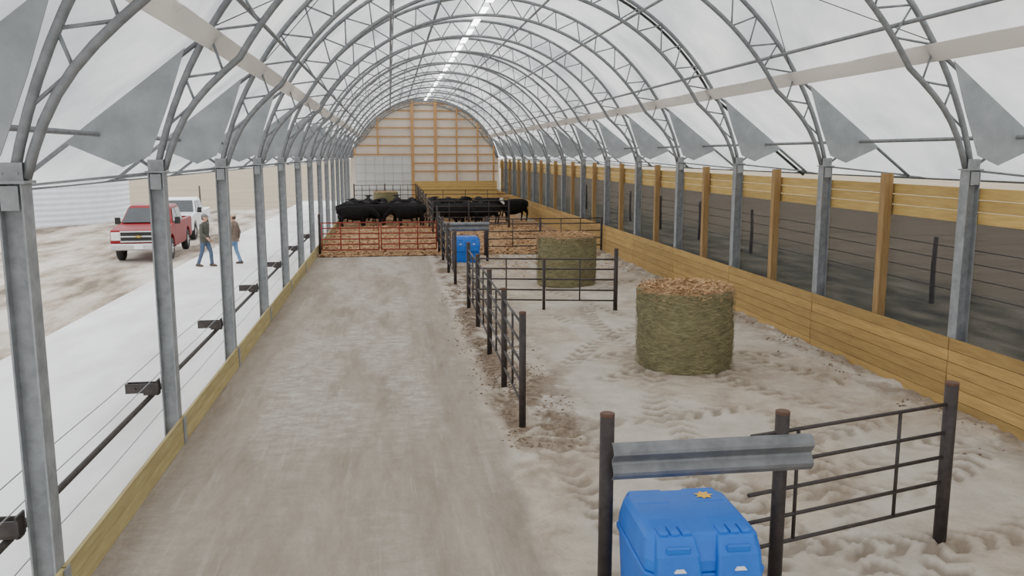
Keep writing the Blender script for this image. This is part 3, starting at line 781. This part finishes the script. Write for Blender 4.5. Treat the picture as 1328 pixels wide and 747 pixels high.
# ------------------------------------------------------------------ truck
tailm=nmat("tail_red",(.4,.01,.01),None,.3)
def truck(loc,rz,paint,lab,name):
    e=empty(name,loc,rz,label=lab,cat="truck")
    bm=bmesh.new(); W=1.0
    prof_=[(-2.86,.50),(-2.92,.62),(-2.92,1.10),(-2.84,1.20),(-2.3,1.27),(-1.45,1.33),(1.0,1.33),(2.88,1.33),(2.92,1.26),(2.90,.55)]
    def arch_(c,r=.52):
        return [(c+r*math.cos(t),.44+r*math.sin(t)) for t in [rad(10)+ (math.pi-rad(20))*k/8 for k in range(9)]]
    low=[(2.5,.5)]+arch_(1.85)+[(1.2,.42),(-1.2,.42)]+arch_(-1.85)
    pts=prof_+low
    poly_prism(bm,[(-W,a,b) for a,b in pts],(2*W,0,0))
    me=mesh("body",bm,paint); o=bpy.data.objects.new("tmpb",me); link(o)
    cb_=bmesh.new(); box(cb_,(0,1.98,1.26),(1.66,1.68,.9)); cme=mesh("c",cb_,paint); co=bpy.data.objects.new("tmpc",cme); link(co)
    md=o.modifiers.new("b",'BOOLEAN'); md.object=co; md.operation='DIFFERENCE'; md.solver='EXACT'
    bv=o.modifiers.new("v",'BEVEL'); bv.width=.035; bv.segments=2; bv.limit_method='ANGLE'; bv.angle_limit=rad(40)
    body=bake(o); body.name="body"; bpy.data.objects.remove(o); bpy.data.objects.remove(co)
    obj("body",body,e)
    bm=bmesh.new(); loft(bm,[[(-.95,-1.5,1.30),(.95,-1.5,1.30),(.95,1.02,1.30),(-.95,1.02,1.30)],[(-.78,-.72,1.90),(.78,-.72,1.90),(.80,.86,1.90),(-.80,.86,1.90)],[(-.70,-.6,1.97),(.70,-.6,1.97),(.72,.76,1.97),(-.72,.76,1.97)]])
    obj("cab",bevelled("cab",bm,paint,.03,2),e)
    def lerp(a,b_,t): return tuple(a[i]*(1-t)+b_[i]*t for i in range(3))
    bm=bmesh.new()
    P=[lerp((-.88,-1.5,1.30),(-.74,-.72,1.90),.08),lerp((.88,-1.5,1.30),(.74,-.72,1.90),.08),lerp((.86,-1.5,1.30),(.72,-.72,1.90),.92),lerp((-.86,-1.5,1.30),(-.72,-.72,1.90),.92)]
    poly_prism(bm,[(p[0],p[1]-.05,p[2]+.035) for p in P],(0,.03,-.02))
    obj("windshield",mesh("windshield",bm,glassdark),e)
    for s in(1,-1):
        for y0,y1,t0,t1 in((-1.22,-.22,-.62,-.22),(-.12,.86,-.12,.74)):
            bm=bmesh.new(); B=lambda y,z: (s*(.95-(z-1.30)/.6*.16+.02),y,z)
            poly_prism(bm,[B(*p) for p in((y0,1.36),(y1,1.36),(t1,1.84),(t0,1.84))],(-s*.012,0,0))
            obj("side_window",mesh("side_window",bm,glassdark),e)
        bm=bmesh.new(); box(bm,(s*1.10,-1.15,1.42),(.20,.08,.26)); tube(bm,[(s*.95,-1.15,1.36),(s*1.07,-1.15,1.38)],.025,6); obj("mirror",bevelled("mirror",bm,rubber,.015,1),e)
        bm=bmesh.new(); box(bm,(s*.80,-2.90,.98),(.34,.08,.30)); obj("headlight",bevelled("headlight",bm,lampglass,.02,1),e)
        bm=bmesh.new(); box(bm,(s*.90,2.91,1.02),(.16,.05,.4)); obj("tail_light",mesh("tail_light",bm,tailm),e)
        for y in(-1.85,1.85):
            bm=bmesh.new(); prof2=[(.22,-.12),(.36,-.13),(.41,-.10),(.415,0),(.41,.10),(.36,.13),(.22,.12)]
            S=28; R=[[bm.verts.new((s*.87+w,y+r_*math.cos(2*math.pi*k/S),.415+r_*math.sin(2*math.pi*k/S))) for k in range(S)] for r_,w in prof2]
            for a_,b_ in zip(R,R[1:]+R[:1]):
                for k in range(S): bm.faces.new((a_[k],a_[(k+1)%S],b_[(k+1)%S],b_[k]))
            wo=obj("wheel",mesh("wheel",bm,rubber,True),e)
            bm=bmesh.new(); tube(bm,[(s*.82,y,.415),(s*.97,y,.415)],[.235,.235],24)
            for k in range(6):
                a=k*math.pi/3; box(bm,(s*.985,y+.13*math.cos(a),.415+.13*math.sin(a)),(.03,.07,.07))
            tube(bm,[(s*.97,y,.415),(s*1.01,y,.415)],[.06,.05],12)
            obj("rim",mesh("rim",bm,chrome),wo)
    bm=bmesh.new(); box(bm,(0,-2.93,.97),(1.24,.06,.38)); obj("grille",bevelled("grille",bm,rubber,.01,1),e)
    for z in(.79,.97,1.15):
        bm=bmesh.new(); box(bm,(0,-2.965,z),(1.28,.04,.05)); obj("grille_bar",bevelled("grille_bar",bm,chrome,.01,1),e,label="chrome grille bar")
    bm=bmesh.new(); poly_prism(bm,[(-.12,-3.0,.945),(-.04,-3.0,.945),(-.035,-3.0,.93),(.05,-3.0,.93),(.055,-3.0,.945),(.12,-3.0,.945),(.13,-3.0,.995),(.05,-3.0,.995),(.045,-3.0,1.01),(-.04,-3.0,1.01),(-.045,-3.0,.995),(-.11,-3.0,.995)],(0,.015,0)); obj("emblem",mesh("emblem",bm,gold),e,label="small gold cross-bar emblem")
    bm=bmesh.new(); box(bm,(0,-2.98,.60),(1.98,.16,.24)); obj("bumper",bevelled("bumper",bm,chrome,.04,2),e,label="chrome front bumper")
    bm=bmesh.new(); box(bm,(0,2.98,.58),(1.9,.14,.2)); obj("bumper",bevelled("bumper",bm,chrome,.04,2),e,label="chrome rear bumper")
    bm=bmesh.new(); box(bm,(0,-3.065,.60),(.32,.012,.15)); obj("license_plate",mesh("license_plate",bm,whites),e)
    return e
t1=truck((-9.80,37.2,-.12),.066,redpaint,"red crew-cab pickup truck parked on the dirt yard","pickup_truck"); t1.scale=(1.03,1.03,1.06)
truck((-10.6,45.3,-.12),.05,whitepaint,"white pickup truck parked behind the red truck","pickup_truck")

# ------------------------------------------------------------------ grain bin
bm=bmesh.new(); S=120; Rb=7.0; rows=[]
nH=110
for j in range(nH+1):
    z=6.0*j/nH; r_=Rb+.014*math.sin(z/.16*math.pi)
    rows.append([bm.verts.new((r_*math.cos(2*math.pi*k/S),r_*math.sin(2*math.pi*k/S),z)) for k in range(S)])
for a_,b_ in zip(rows[:-1],rows[1:]):
    for k in range(S): bm.faces.new((a_[k],a_[(k+1)%S],b_[(k+1)%S],b_[k]))
e=empty("grain_bin",(-23.9,57.8,-.12),label="large corrugated silver grain bin on the yard",cat="grain bin")
obj("shell",mesh("shell",bm,bin_m,True),e)
bm=bmesh.new(); tube(bm,[(0,0,5.95),(0,0,6.0),(0,0,8.6),(0,0,9.0)],[7.15,7.15,.8,.8],48); obj("roof",mesh("roof",bm,bin_m),e)

# ------------------------------------------------------------------ outside fences
bm=bmesh.new(); tube(bm,[(0,0,-.12),(.02,0,.9),(0,.02,1.75)],[.07,.065,.06],8); m_fp=mesh("fence_post",bm,oldwood,True)
for i in range(9):
    obj("field_fence_post",m_fp,None,(15.0,15.5+6.1*i,0),random.uniform(0,3),label="weathered wooden field fence post",cat="fence post",group="field fence posts")
for z in(.4,.8,1.2,1.55):
    bm=bmesh.new(); tube(bm,[(0,8,0),(0,66,0)],.013,5); obj("field_wire",mesh("field_wire",bm,strap_m),None,(14.95,0,z),label="thin field fence wire",cat="wire",group="field fence wires")
for i in range(8):
    obj("field_fence_post",m_fp,None,(-14-3.4*i,66.0,0),random.uniform(0,3),label="weathered wooden post at the yard edge",cat="fence post",group="field fence posts")

# ------------------------------------------------------------------ people
lipm=nmat("lip",(.3,.12,.1),None,.6)
def person(loc,rz,lab,jk,jean,cap,stride,arm_f,arm_b,lean=0):
    e=empty("person",loc,rz,label=lab,cat="person")
    hipz=.93
    def legp(s):
        f=stride*s
        return [(0,s*.09,hipz),(.05+f*.55,s*.10,.50),(f-.02,s*.105,.09)]
    sh={s:Vector((lean,s*.195,1.44)) for s in(1,-1)}
    arms={1:[sh[1]]+[Vector(p) for p in arm_f],-1:[sh[-1]]+[Vector(p) for p in arm_b]}
    bm=bmesh.new()
    tube(bm,[(0,0,.86),(0,0,.95),(lean*.3,0,1.10),(lean*.7,0,1.28),(lean,0,1.42),(lean,0,1.49),(lean+.005,0,1.53),(lean+.015,0,1.60)],[(.15,.10),(.165,.12),(.14,.10),(.165,.115),(.18,.10),(.10,.075),(.058,.058),(.055,.055)],16,(1,0,0))
    hx=lean+.02
    tube(bm,[(hx+.035,0,1.565),(hx+.03,0,1.59),(hx+.02,0,1.63),(hx+.01,0,1.68),(hx,0,1.73),(hx-.005,0,1.775),(hx-.005,0,1.80)],[(.025,.03),(.05,.065),(.066,.088),(.075,.098),(.078,.10),(.06,.08),(.02,.03)],16,(1,0,0))
    tube(bm,[(hx+.095,0,1.70),(hx+.115,0,1.665),(hx+.10,0,1.652)],[.010,.017,.012],8,(0,1,0))
    for s in(1,-1):
        tube(bm,[(hx-.005,s*.072,1.655),(hx-.01,s*.088,1.68),(hx-.005,s*.082,1.71)],[.008,.016,.01],6,(1,0,0))
        L_=legp(s); tube(bm,L_,[.08,.055,.038],10,(1,0,0)); tube(bm,[(L_[2][0]-.05,L_[2][1],.05),(L_[2][0]+.15,L_[2][1],.035)],[(.035,.04),(.035,.025)],8)
        A=arms[s]; tube(bm,[A[0]-Vector((0,s*.04,0)),A[0],A[1],A[2]],[.05,.05,.038,.026],10,(1,0,0))
        d=(A[2]-A[1]).normalized(); fw=Vector((1,0,0)); fw=(fw-d*fw.dot(d)).normalized(); n_=d.cross(fw).normalized()
        w=A[2]; tube(bm,[w,w+d*.03,w+d*.06,w+d*.09],[(.022,.022),(.034,.018),(.042,.016),(.042,.014)],10,n_)
        for i,(o_,l) in enumerate(((.036,.062),(.012,.072),(-.012,.068),(-.036,.052))):
            b0=w+d*.08+fw*o_; b1=b0+d*l*.5+fw*o_*.15; b2=b1+d*l*.38-n_*s*.018; b3=b2+d*l*.15-n_*s*.016
            tube(bm,[b0,b1,b2,b3],[.010,.009,.008,.005],6,n_)
        t0=w+d*.025+fw*.03; tube(bm,[t0,t0+fw*.03+d*.03,t0+fw*.035+d*.06],[.013,.011,.007],6,n_)
    obj("body",remeshed("body",bm,skin,.008,1),e)
    bm=bmesh.new()
    tube(bm,[(0,0,.83),(0,0,.86),(0,0,.95),(lean*.3,0,1.10),(lean*.7,0,1.28),(lean,0,1.42),(lean,0,1.50),(lean-.005,0,1.545)],[(.185,.135),(.19,.14),(.19,.145),(.18,.14),(.20,.15),(.205,.135),(.12,.095),(.08,.08)],18,(1,0,0))
    for s in(1,-1):
        A=arms[s]; tube(bm,[A[0]-Vector((0,s*.07,.0)),A[0],(A[0]+A[1])/2,A[1],(A[1]+A[2])/2,A[2]-(A[2]-A[1])*.03],[.07,.075,.066,.06,.052,.045],10,(1,0,0))
    obj("jacket",remeshed("jacket",bm,jk,.014,2),e)
    bm=bmesh.new(); tube(bm,[(0,0,.80),(0,0,.88),(0,0,.99)],[(.16,.11),(.175,.125),(.16,.115)],14,(1,0,0))
    for s in(1,-1):
        L_=[Vector(p) for p in legp(s)]; tube(bm,[L_[0],(L_[0]+L_[1])/2,L_[1],(L_[1]+L_[2])/2,L_[2]],[.10,.088,.07,.064,.06],12,(1,0,0))
    obj("jeans",remeshed("jeans",bm,jean,.014,2),e)
    for s in(1,-1):
        x,y,_=legp(s)[2]
        bm=bmesh.new(); tube(bm,[(x-.09,y,.045),(x-.05,y,.06),(x+.05,y,.055),(x+.14,y,.04),(x+.19,y,.03)],[(.03,.04),(.045,.058),(.048,.05),(.05,.038),(.03,.022)],10); tube(bm,[(x,y,.03),(x,y,.16)],.05,10)
        obj("boot",remeshed("boot",bm,bootm,.012,1),e)
    bm=bmesh.new(); tube(bm,[(hx-.01,0,1.715),(hx-.01,0,1.76),(hx-.012,0,1.80),(hx-.012,0,1.825)],[(.088,.108),(.088,.106),(.068,.085),(.02,.03)],16,(1,0,0))
    tube(bm,[(hx+.06,0,1.735),(hx+.13,0,1.73),(hx+.19,0,1.72)],[(.075,.008),(.07,.007),(.04,.005)],10)
    obj("cap",mesh("cap",bm,cap,True),e)
    bm=bmesh.new(); tube(bm,[(hx-.03,0,1.62),(hx-.03,0,1.66),(hx-.025,0,1.72)],[(.07,.07),(.082,.082),(.084,.085)],14,(1,0,0)); obj("hair",mesh("hair",bm,hairm,True),e)
    for s in(1,-1):
        bm=bmesh.new(); bmesh.ops.create_uvsphere(bm,u_segments=8,v_segments=6,radius=.009,matrix=Matrix.Translation((hx+.088,s*.03,1.695))); obj("eye",mesh("eye",bm,rubber),e)
    bm=bmesh.new(); box(bm,(hx+.082,0,1.612),(.012,.045,.006)); obj("mouth",mesh("mouth",bm,lipm),e)
    return e
p1=person((-6.68,31.8,0),rad(-20),"person in dark jacket and dark jeans walking on concrete",jk1,denim,capd,.20,[(-.10,.27,1.15),(.02,.30,.92)],[(.06,-.27,1.16),(.22,-.22,1.02)],.03)
p2=person((-5.77,32.4,0),rad(165),"person in brown jacket, tan cap and faded jeans",jk2,denim2,capm,.16,[(-.02,.30,1.16),(.14,.20,1.02)],[(-.10,-.28,1.15),(-.06,-.28,.90)],-.03)
p1.scale=(1.05,)*3; p2.scale=(1.03,)*3

# ------------------------------------------------------------------ world, camera
w=bpy.data.worlds.new("world"); bpy.context.scene.world=w; w.use_nodes=True
bg=w.node_tree.nodes["Background"]; bg.inputs[0].default_value=(.95,.975,1.0,1); bg.inputs[1].default_value=2.6
cam=bpy.data.cameras.new("camera"); co=bpy.data.objects.new("camera",cam); link(co)
cam.sensor_width=36; cam.lens=1100/1328*36; cam.clip_end=2000; cam.clip_start=.05
co.location=(0,0,4.0); co.rotation_euler=(rad(90-8.91),0,rad(-8.13))
bpy.context.scene.camera=co
